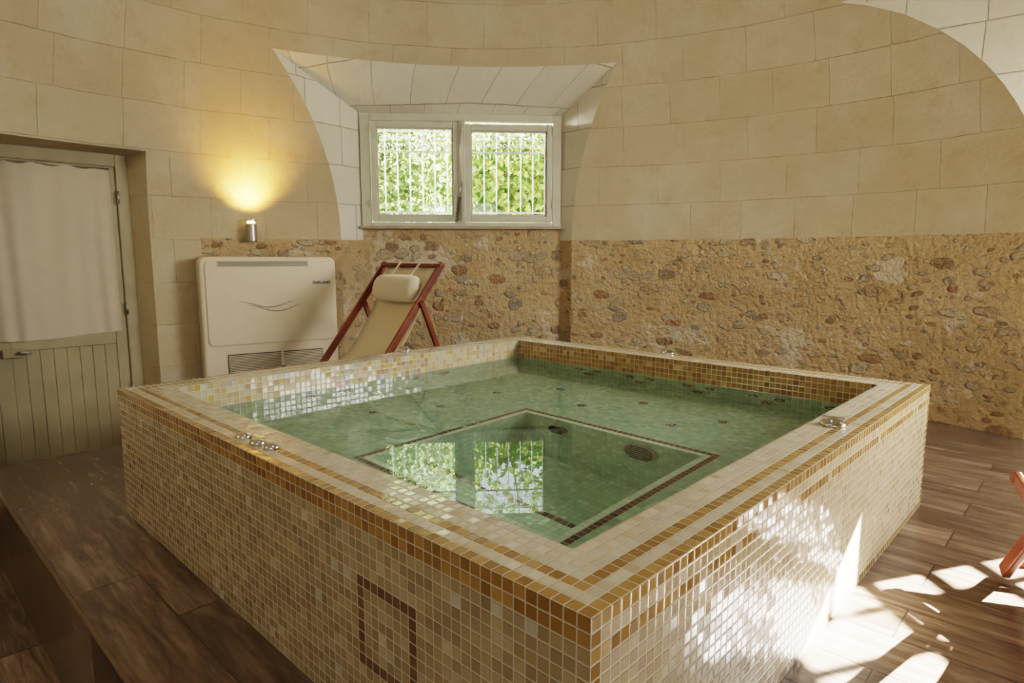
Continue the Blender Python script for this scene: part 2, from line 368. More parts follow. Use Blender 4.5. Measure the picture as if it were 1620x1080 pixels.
def embrasure(o, Phi, Plo, ztop, name, ubase=2.0, zbot=-.5, sill=None, mat='reveal'):
    mb = MB(); uvs = []
    rows = [z for z in zrows if z < o.zt - .01] + [o.zt]
    for (P, T, Q, sgn) in ((o.hi, o.hit, Phi, 1), (o.lo, o.lot, Plo, -1)):
        base = len(mb.v)
        for z in rows:
            e = side(P, T, z, o.zt) + RC
            zo = z if z < 1 else 1 + (z - 1) * (ztop - 1) / (o.zt - 1)
            dist = (e - Q).length
            for s_ in range(3):
                f = s_ / 2; p = e.lerp(Q, f)
                mb.v.append((p.x, p.y, z + (zo - z) * f)); uvs.append((ubase + sgn * (dist * (1 - f)) + (0 if sgn > 0 else -.6), z + (zo - z) * f))
        for i in range(len(rows) - 1):
            for s_ in range(2):
                a = base + i * 3 + s_; mb.f.append((a, a + 1, a + 4, a + 3))
    base = len(mb.v); n = 16
    a0 = az(side(o.lo, o.lot, o.zt, o.zt), BASE); a1 = az(side(o.hi, o.hit, o.zt, o.zt), BASE); r = rz_(o.zt)
    for i in range(n + 1):
        a = a0 + (a1 - a0) * i / n; e = Vector((RC.x + r * math.cos(a), RC.y + r * math.sin(a), o.zt)); q2 = Plo.lerp(Phi, i / n); q = Vector((q2.x, q2.y, ztop))
        for s_ in range(5):
            f = s_ / 4; p = e.lerp(q, f); mb.v.append(tuple(p)); uvs.append((ubase + 3 - 1.5 * i / n * (Phi - Plo).length * (1.25 - .25 * f), 2.9 - (1 - f) * (e - q).length * .6))
    for i in range(n):
        for s_ in range(4):
            a = base + i * 5 + s_; mb.f.append((a, a + 1, a + 6, a + 5))
    if sill is not None:
        base = len(mb.v)
        for z in (zbot, sill):
            for P in (Phi, Plo): mb.v.append((P.x, P.y, z)); uvs.append((ubase + (1.0 if P is Phi else 1.0 - (Phi - Plo).length) + 3, z if sill < 1.27 else z * 1.2 / 1.396))
        mb.f.append((base, base + 1, base + 3, base + 2))
    ob = mb.build(name, M[mat], uvs=uvs); tag(ob, kind='structure'); return ob
ZW0, ZW1 = 1.396, 2.348
embrasure(o1, W0, W1, ZW1, 'wall_window_niche', 2.0, sill=ZW0)
Q2h = o2.hi + RC + Vector((.808, -.589)) * 1.15; Q2l = o2.lo + RC + Vector((.763, .647)) * 1.15
embrasure(o2, Q2h, Q2l, ZW1, 'wall_right_niche', -1.0, sill=ZW0)
def R3(p): q = rot(p - RC, a3); return q + RC
Q3h, Q3l = R3(Q2h), R3(Q2l)
embrasure(o3, Q3h, Q3l, ZW1, 'wall_rear_niche', 3.0, sill=ZW0)
DL = Vector((-3.474, 4.064)); DR = Vector((-2.838, 4.70))
embrasure(o4, DL, DR, 1.85, 'wall_door_reveal', 14.0, mat='stone')

# ------------------------------------------------------------------ floors
TC = Vector((.079, 2.649)); TA = rad(-43.6); T = .0275; NT_ = 90; HS = T * NT_ / 2; NR = 20; RIM = 21 * T
vdir = Vector((math.cos(TA), math.sin(TA))); udir = Vector((-math.sin(TA), math.cos(TA)))
CORN = Vector((-2.76, 3.16)); TURN = Vector((-1.95, 3.93)); TOW = Vector((-3.05, 5.0))
path = [CORN, TURN, TOW]
a_s = math.degrees(math.atan2(TOW.y - RC.y, TOW.x - RC.x))
rf = 4.3
outer = list(path)
aend = -56.7
n = 60
for i in range(n + 1): outer.append(RC + polar(a_s + (aend - a_s) * i / n, rf))
hole = [TC + vdir * (sx * HS) + udir * (sy * HS) for sx, sy in ((-1, -1), (1, -1), (1, 1), (-1, 1))]
o3d = [Vector((p.x, p.y, FZ)) for p in outer]; h3d = [Vector((p.x, p.y, FZ)) for p in hole]
tris = tessellate_polygon([o3d, h3d])
mb = MB(); mb.v = [tuple(p) for p in o3d + h3d]; mb.f = [tuple(t) for t in tris]
edge = [outer[-1]] + path
for a, b in zip(edge[:-1], edge[1:]):
    mb.add([(a.x, a.y, FZ), (b.x, b.y, FZ), (b.x, b.y, LOWZ - .02), (a.x, a.y, LOWZ - .02)], [(0, 1, 2, 3)])
fl = mb.build('floor', M['floor']); tag(fl, kind='structure')
poly = [edge[0], CORN, TURN, TOW]; k = 40
for i in range(k + 1): poly.append(RC + polar(a_s + (aend + 360 - a_s) * i / k, rf))
p3 = [Vector((p.x, p.y, LOWZ)) for p in poly]
mb = MB(); mb.v = [tuple(p) for p in p3]; mb.f = [tuple(t) for t in tessellate_polygon([p3])]
fl2 = mb.build('floor_lower', M['floor']); tag(fl2, kind='structure')
mb = MB()
for a, b in zip(edge[:-1], edge[1:]):
    mb.beam((a.x, a.y, FZ - .004), (b.x, b.y, FZ - .004), .012, .012, Vector((0, 0, 1)))
tag(mb.build('trim_1', M['trim'], bevel=.002), kind='structure')

# ------------------------------------------------------------------ hot tub
rnd = random.Random(3)
PL_SHADED = [(.36,.285,.17), (.32,.25,.148), (.39,.315,.195), (.35,.28,.175), (.30,.232,.138), (.42,.345,.225)]  # same tiles on the left face, its shade put into darker colours
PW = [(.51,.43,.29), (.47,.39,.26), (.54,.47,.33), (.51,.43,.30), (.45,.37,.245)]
PR = [(.55,.50,.39), (.51,.455,.34), (.58,.54,.44), (.53,.48,.37), (.56,.52,.43)]
PO = [(.28,.165,.048), (.33,.20,.062), (.25,.14,.038), (.37,.235,.08)]
PD = [(.12,.05,.03), (.16,.07,.04), (.10,.042,.027)]
PS = [(.18,.108,.062), (.21,.128,.076), (.155,.093,.055)]
PG = [(.33,.55,.40), (.38,.60,.44), (.29,.49,.36), (.44,.65,.48), (.36,.54,.38), (.30,.53,.42)]
PF = [(.46,.70,.52), (.51,.74,.56), (.42,.65,.49), (.56,.78,.60), (.48,.70,.52)]
PE = [(.66,.84,.68), (.70,.86,.72), (.62,.80,.64)]
PI_ = [(.46,.38,.24), (.45,.36,.26), (.50,.43,.29), (.49,.45,.37), (.46,.38,.27), (.56,.49,.36)]
PJ = [(.46,.33,.10), (.42,.26,.17), (.50,.40,.15), (.40,.38,.38), (.54,.38,.24), (.56,.46,.24)]
PK = [(.50,.41,.25), (.53,.46,.31), (.47,.37,.21), (.55,.49,.36)]
def pc(pal, j=.06):
    c = rnd.choice(pal); f = 1 + rnd.uniform(-j, j); return tuple(min(1, x * f) for x in c)
class TileMesh:
    def __init__(s): s.v = []; s.f = []; s.uv = []; s.col = []
    def grid(s, o, a, b, nu, nv, fn):
        o = Vector(o); a = Vector(a); b = Vector(b); base = len(s.v)
        for j in range(nv + 1):
            for i in range(nu + 1): s.v.append(tuple(o + a * i + b * j))
        w = nu + 1
        for j in range(nv):
            for i in range(nu):
                c = fn(i, j)
                if c is None: continue
                s.f.append((base + j * w + i, base + j * w + i + 1, base + (j + 1) * w + i + 1, base + (j + 1) * w + i))
                s.uv += [(i, j), (i + 1, j), (i + 1, j + 1), (i, j + 1)]
                al = rnd.random(); s.col += [(*c, al)] * 4
    def build(s, name, parent):
        me = bpy.data.meshes.new(name); me.from_pydata(s.v, [], s.f); me.materials.append(M['tile'])
        u = me.uv_layers.new(name='UVMap'); ff = []
        for q in range(0, len(s.uv), 4):
            x0, y0 = s.uv[q]
            ff += [x0 + .001, y0 + .001, x0 + .999, y0 + .001, x0 + .999, y0 + .999, x0 + .001, y0 + .999]
        u.data.foreach_set('uv', ff)
        ca = me.color_attributes.new('Col', 'FLOAT_COLOR', 'CORNER'); ca.data.foreach_set('color', [x for c in s.col for x in c])
        me.update(); o = bpy.data.objects.new(name, me); C.objects.link(o); o.parent = parent; return o
tub = empty('hot_tub', (TC.x, TC.y, 0), TA)
tag(tub, 'large square hot tub clad in cream and ochre mosaic tiles', 'hot tub')
X = Vector((T, 0, 0)); Y = Vector((0, T, 0)); Z = Vector((0, 0, T))
def outer_fn(kind):
    def fn(i, j):
        if j == 0: return pc(PO)
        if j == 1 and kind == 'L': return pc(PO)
        if kind == 'L' and 66 <= i <= 73 and 6 <= j <= 13 and (i in (66, 73) or j in (6, 13)): return pc(PS)
        if kind == 'R' and (j == 2 or j == NR - 1): return pc(PO) if rnd.random() < .9 else pc(PW)
        if kind == 'R' and i in (0, NT_ - 1): return pc(PO)
        if rnd.random() < .06: return pc(PI_)
        return pc(PL_SHADED, .08) if kind == 'L' else pc(PW, .05)
    return fn
S = TileMesh()
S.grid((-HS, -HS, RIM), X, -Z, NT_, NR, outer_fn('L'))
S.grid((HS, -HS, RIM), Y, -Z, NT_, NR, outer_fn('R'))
S.grid((HS, HS, RIM), -X, -Z, NT_, NR, outer_fn('B'))
S.grid((-HS, HS, RIM), -Y, -Z, NT_, NR, outer_fn('B'))
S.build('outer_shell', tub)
RW = 6; IN = HS - RW * T; NI = NT_ - 2 * RW
S = TileMesh()
def rim_fn(i, j):
    m_ = min(i, j, NT_ - 1 - i, NT_ - 1 - j)
    if m_ >= RW: return None
    if m_ in (0, 2): return pc(PO)
    if rnd.random() < .06: return pc(PI_)
    return pc(PR, .06)
S.grid((-HS, -HS, RIM), X, Y, NT_, NT_, rim_fn)
S.build('rim', tub)
WD = 4 * T; WZ = RIM - WD
BD = 11; BZ = WZ - BD * T
S = TileMesh()
def in_fn(side_):
    def fn(i, j):
        if j < 4:
            if side_ == 'BR': return pc(PO) if (j in (0, 2, 3)) else pc([(.50, .38, .18)] + PO)
            if side_ == 'LB':
                if 26 <= i <= 50 and rnd.random() < .75: return pc(PJ)
                return pc(PJ) if rnd.random() < .12 else pc(PK)
            return pc(PR)
        return pc(PG, .12)
    return fn
S.grid((-IN, IN, RIM), X, -Z, NI, 4 + BD, in_fn('BR'))
S.grid((-IN, -IN, RIM), Y, -Z, NI, 4 + BD, in_fn('LB'))
S.grid((IN, -IN, RIM), -X, -Z, NI, 4 + BD, in_fn('LF'))
S.grid((IN, IN, RIM), -Y, -Z, NI, 4 + BD, in_fn('FR'))
S.build('inner_wall', tub)
FI0, FI1, FJ0, FJ1 = 31, 64, 15, 47; FD = 19; SJ = 24; SD = 7
S = TileMesh()
def bench_fn(i, j):
    if FI0 <= i < FI1 and FJ0 <= j < FJ1: return None
    di = max(FI0 - i - 1, i - FI1, FJ0 - j - 1, j - FJ1)
    if di == 1: return pc(PD)
    if di == 0: return pc(PE, .05)
    return pc(PG, .14)
S.grid((-IN, -IN, BZ), X, Y, NI, NI, bench_fn)
S.build('bench', tub)
g = lambda i, j: pc(PF, .10)
x0, x1, y0, y1 = [-IN + q * T for q in (FI0, FI1, FJ0, FJ1)]; nx = FI1 - FI0; ny = FJ1 - FJ0; ys = -IN + SJ * T
S = TileMesh()
S.grid((x0, y1, BZ), X, -Z, nx, FD, g)
S.grid((x0, ys, BZ), Y, -Z, FJ1 - SJ, FD, g); S.grid((x1, y1, BZ), -Y, -Z, FJ1 - SJ, FD, g)
S.grid((x0, ys, BZ - FD * T), X, Y, nx, FJ1 - SJ, g)
S.build('footwell', tub)
S = TileMesh()
S.grid((x0, y0, BZ), Y, -Z, SJ - FJ0, SD, g); S.grid((x1, ys, BZ), -Y, -Z, SJ - FJ0, SD, g)
S.grid((x1, y0, BZ), -X, -Z, nx, SD, g)
S.grid((x0, y0, BZ - SD * T), X, Y, nx, SJ - FJ0, lambda i, j: pc(PD) if j == SJ - FJ0 - 1 else pc(PF, .1))
S.grid((x1, ys, BZ - SD * T), -X, -Z, nx, FD - SD, g)
S.build('entry_step', tub)
mb = MB()
mb.add([(-IN, -IN, 0), (IN, -IN, 0), (IN, IN, 0), (-IN, IN, 0)], [(0, 1, 2, 3)])
wt = mb.build('water', M['water']); wt.location = (TC.x, TC.y, WZ); wt.rotation_euler = (0, 0, TA)
tag(wt, 'clear green tinted still water filling the tiled tub and mirroring the window', 'water', kind='stuff')
def tl(wx, wy):
    d = Vector((wx, wy)) - TC; return d.dot(vdir), d.dot(udir)
def jet(c, ax, r=.045):
    o = MB().lathe([(0, .0), (r, 0), (r, .006), (r * .8, .010), (r * .62, .006), (r * .55, .002), (r * .3, .002), (r * .28, .012), (0, .012)], c, ax, 20).build('jet', M['chrome'], tub, smooth=True)
    MB().lathe([(0, .0065), (r * .6, .0065), (r * .6, .0075), (0, .0075)], c, ax, 16).build('nozzle', M['dark'], o)
    return o
for k in range(5):
    xx = -.55 + k * .36
    jet((xx, IN - .001, WZ - .10), (0, -1, 0)); jet((xx + .13, IN - .001, WZ - .10), (0, -1, 0)); jet((xx + .065, IN - .001, WZ - .21), (0, -1, 0))
for yy in (-.45, -.25, .2, .42): jet((-IN + .001, yy, WZ - .12), (1, 0, 0))
for (px, py) in ((.95, .25), (.95, -.15), (.3, -.95), (-.2, -.95), (-.6, .4), (-.75, -.3), (.9, .6), (-.4, .7), (.1, .75), (.55, .7), (-.5, -.8), (.95, -.5), (-.1, .5), (.4, .5), (-.6, 0)): jet((px, py, BZ), (0, 0, 1), .026)
def grate(c, ax, r):
    o = MB().lathe([(0, 0), (r, 0), (r, .008), (r * .92, .016), (0, .02)], c, ax, 28).build('suction_grate', M['steel'], tub, smooth=True)
    ax = Vector(ax); c = Vector(c); mbb = MB(); s1 = Vector((1, 0, 0)) if abs(ax.x) < .5 else Vector((0, 1, 0))
    for q in range(-3, 4):
        h_ = math.sqrt(max(.01, 1 - (q / 4) ** 2)) * r * .8
        mbb.beam(c + ax * .019 + Vector((0, 0, q * r / 4)) - s1 * h_, c + ax * .019 + Vector((0, 0, q * r / 4)) + s1 * h_, r * .1, .003, Vector((0, 0, 1)))
    mbb.build('slot', M['dark'], o)
grate((x0 + .64, y1 - .001, BZ - .13), (0, -1, 0), .085)
grate((x0 + .20, y1 - .001, BZ - .13), (0, -1, 0), .055)
def rimknob(wx, wy, r, big):
    lx, ly = tl(wx, wy)
    o = MB().lathe([(0, 0), (r, 0), (r, .006), (r * .9, .011), (r * .6, .012), (r * .55, .02 if big else .014), (0, .022 if big else .015)], (lx, ly, RIM), (0, 0, 1), 28).build('control_knob', M['chrome'], tub, smooth=True)
    if big: MB().beam((lx - r * .8, ly - r * .2, RIM + .024), (lx + r * .8, ly + r * .2, RIM + .024), .012, .01, Vector((0, 1, 0))).build('grip', M['chrome'], o, bevel=.002)
rimknob(-.637, 3.68, .038, True); rimknob(.905, 3.583, .038, True); rimknob(1.063, 2.024, .04, True)
for p in ((-.827, 1.877), (-.756, 1.81), (-.698, 1.767)): rimknob(*p, .024, False)

# ------------------------------------------------------------------ windows
def make_window(name, P0, P1, z0, z1, layout, detailed=False):
    d = P1 - P0; W = d.length; H = z1 - z0; w = empty(name, (P0.x, P0.y, z0), math.atan2(d.y, d.x)); tag(w, kind='structure')
    fx0, fx1, fz0, fz1 = layout['frame']
    MB().box(0, fx0, -.03, .05, 0, H).box(fx1, W, -.03, .05, 0, H).box(fx0, fx1, -.03, .05, 0, fz0).box(fx0, fx1, -.03, .05, fz1, H).build('window_frame', M['winpaint'], w, bevel=.006)
    for (a, b, ga, gb, gz0, gz1, cz0, cz1) in layout['sash']:
        s = MB().box(a, ga, -.045, .02, cz0, cz1).box(gb, b, -.045, .02, cz0, cz1).box(ga, gb, -.045, .02, cz0, gz0).box(ga, gb, -.045, .02, gz1, cz1).build('casement', M['winpaint'], w, bevel=.008, seg=3)
        MB().box(ga - .005, gb + .005, -.012, -.008, gz0 - .005, gz1 + .005).build('pane', M['glass'], s)
        if detailed:
            bd = MB(); e = .012
            bd.box(ga, ga + e, -.03, -.012, gz0, gz1).box(gb - e, gb, -.03, -.012, gz0, gz1).box(ga, gb, -.03, -.012, gz0, gz0 + e).box(ga, gb, -.03, -.012, gz1 - e, gz1).build('glazing_bead', M['winpaint'], s, bevel=.003)
            for hz in (.16, .78):
                hx = .085 if a < .5 else 1.665
                MB().tube([(hx, -.052, hz), (hx, -.052, hz + .07)], .008, 8).build('hinge', M['winpaint'], s)
    return w
L1 = dict(frame=(.085, 1.665, .035, .89), sash=[(.092, .845, .140, .792, .092, .832, .04, .885), (.895, 1.66, .948, 1.61, .092, .815, .04, .87)])
w1 = make_window('window_1', W0, W1, ZW0, ZW1, L1, True)
MB().box(.84, .90, -.062, .0, .03, .90).build('meeting_stile', M['winpaint'], w1, bevel=.008)
rod = MB().tube([(.87, -.078, .05), (.87, -.078, .88)], .006, 8).lathe([(0, 0), (.012, 0), (.012, .03), (0, .03)], (.87, -.078, .10)).lathe([(0, 0), (.012, 0), (.012, .03), (0, .03)], (.87, -.078, .8)).build('espagnolette_rod', M['winpaint'], w1, smooth=True)
MB().tube([(.87, -.085, .34), (.868, -.10, .37), (.862, -.11, .36), (.855, -.112, .30), (.85, -.115, .26)], [.007, .009, .009, .007, .009], 8).build('handle', M['steel'], rod, smooth=True)
pts = []
for i in range(140):
    a = i * .75; pts.append((.845 + .016 * math.cos(a) - i * .0002, -.11 + .012 * math.sin(a), .25 - i * .0016))
MB().tube(pts, .0022, 5).build('coiled_cord', M['dark'], rod, smooth=True)
MB().box(-.02, 1.77, -.06, .06, -.022, 0).build('window_sill', M['sill'], w1, bevel=.006)
gr = empty('window_grille', (W0.x, W0.y, ZW0), math.atan2((W1 - W0).y, (W1 - W0).x)); tag(gr, 'white wrought iron window grille with scrolls outside the small window', 'grille')
mb = MB(); GY = .26
nb = 17
for i in range(nb):
    x = -.05 + i * .112; mb.tube([(x, GY, -.12), (x, GY, 1.22)], .0048, 6)
mb.build('bars', M['iron'], gr, smooth=True)
mb = MB()
for z in (.14, .68, .86, 1.1): mb.beam((-.15, GY, z), (1.9, GY, z), .014, .01, Vector((0, 0, 1)))
mb.build('rails', M['iron'], gr)
mb = MB()
def spiral(cx, cz, r0, r1, a0, a1, n=26):
    return [(cx + (r0 + (r1 - r0) * i / n) * math.cos(a0 + (a1 - a0) * i / n), GY, cz + (r0 + (r1 - r0) * i / n) * math.sin(a0 + (a1 - a0) * i / n)) for i in range(n + 1)]
for i in range(nb - 1):
    xc = -.05 + (i + .5) * .112
    for s_ in (-1, 1):
        mb.tube(spiral(xc + s_ * .024, .80, .004, .030, 0 if s_ > 0 else PI, (0 if s_ > 0 else PI) + s_ * 2.6 * PI), .0034, 5)
        mb.tube(spiral(xc + s_ * .022, .735, .004, .026, 0 if s_ > 0 else PI, (0 if s_ > 0 else PI) - s_ * 2.4 * PI), .0034, 5)
    mb.tube([(xc, GY, .62), (xc + .0, GY, .68)], .005, 6)
mb.build('scrolls', M['iron'], gr, smooth=True)
W2 = (Q2h - Q2l).length
sx = W2 / 1.741
L2 = dict(frame=(.05 * sx, 1.69 * sx, .035, .90), sash=[(.055*sx, .86*sx, .17*sx, .82*sx, .09, .85, .04, .895), (.88*sx, 1.685*sx, .92*sx, 1.63*sx, .09, .85, .04, .895)])
w2 = make_window('window_2', Q2h, Q2l, ZW0, ZW1, L2)
w3 = make_window('window_3', Q3h, Q3l, ZW0, ZW1, L2)
mb = MB()
for k in range(9): mb.tube([(.06 + k * W2 / 8.4, .14, -.1), (.06 + k * W2 / 8.4, .14, 1.1)], .019, 6)
for z in (.19, .34, .49, .66): mb.beam((-.1, .14, z), (W2 + .1, .14, z), .03, .032)
mb.build('security_bars', M['iron'], w2)

# ------------------------------------------------------------------ door
dr = empty('door_1', (DL.x, DL.y, LOWZ), rad(45)); tag(dr, kind='structure')
DH = 1.86 - LOWZ; LB = .30
MB().box(-.02, .06, -.05, .05, 0, DH + .05).box(.84, .92, -.05, .05, 0, DH + .05).box(.06, .84, -.05, .05, DH - .09, DH + .05).box(.06, .84, -.05, .05, 0, .03).build('door_frame', M['doorpaint'], dr, bevel=.006)
B0 = -LOWZ - .24
TZ = DH - .09
lf = MB().box(.062, .15, -.03, .02, .03, TZ).box(.765, .838, -.03, .02, .03, TZ).box(.15, .765, -.03, .02, TZ - .11, TZ).box(.15, .765, -.03, .02, B0 + .74, B0 + .86).box(.15, .765, -.03, .02, .03, .13).build('door_leaf', M['doorpaint'], dr, bevel=.004)
mb = MB(); nbd = 8
for k in range(nbd):
    a = .15 + k * (.615 / nbd); mb.box(a + .0005, a + .615 / nbd - .0005, -.022, .01, .13, B0 + .74)
mb.build('boards', M['doorpaint'], lf, bevel=.0035)
MB().box(.15, .765, -.002, .002, B0 + .86, TZ - .11).build('pane', M['glass'], lf)
hd = MB().box(.10, .23, -.06, -.03, B0 + .70, B0 + .76).build('lock_case', M['doorpaint'], lf, bevel=.006)
MB().tube([(.19, -.06, B0 + .735), (.19, -.095, B0 + .735), (.20, -.105, B0 + .735), (.25, -.105, B0 + .73)], .008, 8).build('handle', M['steel'], hd, smooth=True)
for z in (.35, .95, 1.75): MB().tube([(.842, -.06, B0 + z), (.842, -.06, B0 + z + .09)], .009, 8).build('hinge', M['steel'], lf, smooth=True)
mb = MB(); nx_, nz_ = 90, 22; vs = []
for j in range(nz_ + 1):
    t = j / nz_
    for i in range(nx_ + 1):
        u = i / nx_; x = .05 + u * .745 + .012 * t * math.sin(u * 9)
        amp = .0055 + .0055 * t
        y = -.058 + amp * math.sin(u * 40 + 1.3 * math.sin(u * 7)) * (.3 + .7 * math.sin(u * 4 + 1) ** 2) + .007 * math.sin(u * 15 + t * 2)
        z = 1.985 - t * 1.165 - .010 * math.sin(u * 26) * (1 - t) - .012 * math.sin(u * 5) * t
        vs.append((x, y, z))
mb.add(vs, [(j * (nx_ + 1) + i, j * (nx_ + 1) + i + 1, (j + 1) * (nx_ + 1) + i + 1, (j + 1) * (nx_ + 1) + i) for j in range(nz_) for i in range(nx_)])
cur = empty('curtain', (DL.x, DL.y, -.24), rad(45)); tag(cur, 'white cotton curtain hanging over the upper part of the green door', 'curtain')
mb.build('cloth', M['curtain'], cur, smooth=True)
MB().tube([(.04, -.055, 1.99), (.80, -.055, 1.99)], .005, 8).build('rod', M['steel'], cur, smooth=True)

# ------------------------------------------------------------------ air unit
ua = math.atan2(.526, .851)
fc = Vector((-1.87, 4.85)) + Vector((.851, .526)) * .018
ac = empty('air_conditioner', (fc.x, fc.y, FZ), ua); tag(ac, 'cream floor standing air dehumidifier unit against the wall beside the door', 'air conditioner')
def roundslab(x0, x1, z0, z1, r, y0, y1, name, mat, bev):
    pts = []
    for (cx, cz, a0) in ((x1 - r, z0 + r, -90), (x1 - r, z1 - r, 0), (x0 + r, z1 - r, 90), (x0 + r, z0 + r, 180)):
        for k in range(7): a = rad(a0 + 15 * k); pts.append((cx + r * math.cos(a), cz + r * math.sin(a)))
    n = len(pts); m_ = MB(); m_.add([(p[0], y0, p[1]) for p in pts] + [(p[0], y1, p[1]) for p in pts], [tuple(range(n)), tuple(range(2 * n - 1, n - 1, -1))] + [(i, i + n, (i + 1) % n + n, (i + 1) % n) for i in range(n)])
    return m_.build(name, mat, ac, bevel=bev, seg=4)
roundslab(-.5, .5, .10, 1.105, .055, 0, .22, 'body', M['cream'], .022)
fp = roundslab(-.465, .47, .44, 1.075, .04, -.010, .01, 'front_panel', M['cream'], .008)
MB().box(-.44, .44, .03, .20, 0, .11).build('plinth', M['creamd'], ac, bevel=.004)
g1 = MB().box(-.38, .28, -.0125, 0, 1.03, 1.073).build('air_outlet', M['creamd'], ac, bevel=.003)
mb = MB()
for k in range(3): mb.box(-.37, .27, -.016, -.008, 1.039 + k * .0115, 1.042 + k * .0115)
mb.build('slats', M['shade'], g1)
g2 = MB().box(-.34, .37, -.006, .002, .18, .37).build('air_inlet', M['shade'], ac)
mb = MB()
for k in range(15): mb.box(-.335, .365, -.013, -.003, .185 + k * .0122, .1915 + k * .0122)
mb.box(.045, .06, -.014, 0, .18, .37)
mb.build('slats', M['cream'], g2)
tcv = bpy.data.curves.new('brandtext', 'FONT'); tcv.body = 'FAIRLAND'; tcv.size = .030; tcv.align_x = 'CENTER'; tcv.align_y = 'CENTER'; tcv.shear = .3; tcv.extrude = .0008; tcv.offset = .0009
to = bpy.data.objects.new('tmp', tcv); C.objects.link(to)
dg = bpy.context.evaluated_depsgraph_get(); me = bpy.data.meshes.new_from_object(to.evaluated_get(dg)); bpy.data.objects.remove(to)
me.materials.clear(); me.materials.append(M['logo']); lo_ = bpy.data.objects.new('lettering', me); C.objects.link(lo_); lo_.parent = fp
lo_.location = (.375, -.0115, .901); lo_.rotation_euler = (PI / 2, 0, 0)
mb = MB()
for (xa, xb, zc, am) in ((-.25, .17, .745, .024), (-.19, .22, .715, .026)):
    mb.tube([(xa + (xb - xa) * i / 40, -.012, zc + am * math.cos(2 * PI * .92 * i / 40)) for i in range(41)], [.001 + .0038 * math.sin(PI * i / 40) for i in range(41)], 6)
mb.build('wave_emblem', M['wave'], ac, smooth=True)

# ------------------------------------------------------------------ wall lamp
wp = Vector((-2.08, 5.046)); inn = (RC - wp).normalized()
lp = wp + inn * .075
wl = empty('wall_lamp', (lp.x, lp.y, 1.247), math.atan2(inn.y, inn.x)); tag(wl, 'small steel cylinder wall lamp glowing warm upwards above the cream unit', 'wall lamp')
MB().lathe([(0, 0), (.034, 0), (.040, .008), (.040, .135), (.036, .14), (0, .14)]).build('body', M['steel'], wl, smooth=False, bevel=.002)
MB().lathe([(0, .140), (.030, .140), (.030, .162), (0, .162)]).build('lens', M['lens'], wl)
MB().lathe([(0, .162), (.041, .162), (.041, .174), (.034, .177), (.030, .164), (0, .164)]).build('cap_ring', M['steel'], wl)
MB().box(-.085, -.03, -.022, .022, .03, .10).build('bracket', M['steel'], wl, bevel=.003)
sp = bpy.data.lights.new('lamp_beam', 'SPOT'); sp.energy = 44; sp.color = (1, .50, .10); sp.spot_size = rad(128); sp.spot_blend = 1; sp.shadow_soft_size = .05
so = bpy.data.objects.new('lamp_beam', sp); C.objects.link(so); so.location = (lp.x + inn.x * .075, lp.y + inn.y * .075, 1.247 + .27)
dirv = Vector((-inn.x * .7, -inn.y * .7, 1)); so.rotation_euler = (-dirv).to_track_quat('Z', 'Y').to_euler()

# ------------------------------------------------------------------ deck chair
def make_chair():
    r = empty('deck_chair'); hw = .345; FX = .80
    for s_ in (-1, 1):
        y = s_ * hw
        MB().beam((-.02, y, 1.06), (FX, y, .02), .026, .048).build('long_rail', M['wood'], r, bevel=.006)
        y = s_ * (hw - .035)
        MB().beam((.88, y, .34), (-.16, y, .02), .026, .048).build('seat_rail', M['wood'], r, bevel=.006)
        y = s_ * (hw + .025)
        MB().beam((.19, y, .80), (-.12, y, .04), .024, .038).build('prop_leg', M['wood'], r, bevel=.005)
    MB().beam((0, -hw - .02, 1.045), (0, hw + .02, 1.045), .04, .03, Vector((1, 0, 0))).build('top_crossbar', M['wood'], r, bevel=.006)
    MB().tube([(.87, -hw + .02, .335), (.87, hw - .02, .335)], .016, 10).build('front_crossbar', M['wood'], r, smooth=True)
    MB().tube([(FX - .04, -hw, .07), (FX - .04, hw, .07)], .014, 10).build('foot_crossbar', M['wood'], r, smooth=True)
    MB().tube([(-.11, -hw - .02, .06), (-.11, hw + .02, .06)], .013, 10).build('rear_crossbar', M['wood'], r, smooth=True)
    P = [Vector(p) for p in ((.0, 0, 1.03), (.20, 0, .55), (.52, 0, .05), (.88, 0, .345))]
    vs = []; n = 28; m_ = 8
    for i in range(n + 1):
        t = i / n; p = P[0] * (1 - t) ** 3 + P[1] * 3 * t * (1 - t) ** 2 + P[2] * 3 * t * t * (1 - t) + P[3] * t ** 3
        for j in range(m_ + 1):
            q = j / m_ * 2 - 1; w = .29; sag = -.035 * (1 - q * q) * math.sin(PI * t)
            vs.append((p.x, q * w, p.z + sag))
    mb = MB(); mb.add(vs, [(i * (m_ + 1) + j, i * (m_ + 1) + j + 1, (i + 1) * (m_ + 1) + j + 1, (i + 1) * (m_ + 1) + j) for i in range(n) for j in range(m_)])
    o = mb.build('sling', M['canvas'], r, smooth=True); so_ = o.modifiers.new('s', 'SOLIDIFY'); so_.thickness = .004
    vs = []; a_n, l_n = 20, 16
    for i in range(l_n + 1):
        u = i / l_n * 2 - 1; rr = (1 - abs(u) ** 9) ** .5
        for j in range(a_n):
            a = 2 * PI * j / a_n; vs.append((.155 + (.055 * math.cos(a) * rr) * .9 + .065 * math.sin(a) * rr * -.55, .03 + u * .265, .88 + .092 * math.sin(a) * rr + .03 * math.cos(a) * rr))
    mb = MB(); mb.add(vs, [(i * a_n + j, i * a_n + (j + 1) % a_n, (i + 1) * a_n + (j + 1) % a_n, (i + 1) * a_n + j) for i in range(l_n) for j in range(a_n)] + [tuple(range(a_n))[::-1], tuple(l_n * a_n + j for j in range(a_n))])
    pl = mb.build('pillow', M['pillow'], r, smooth=True)
    for s_ in (-1, 1):
        MB().beam((.02, .03 + s_ * .12, 1.068), (.13, .03 + s_ * .12, .955), .022, .003).build('strap', M['pillow'], pl)
    return r
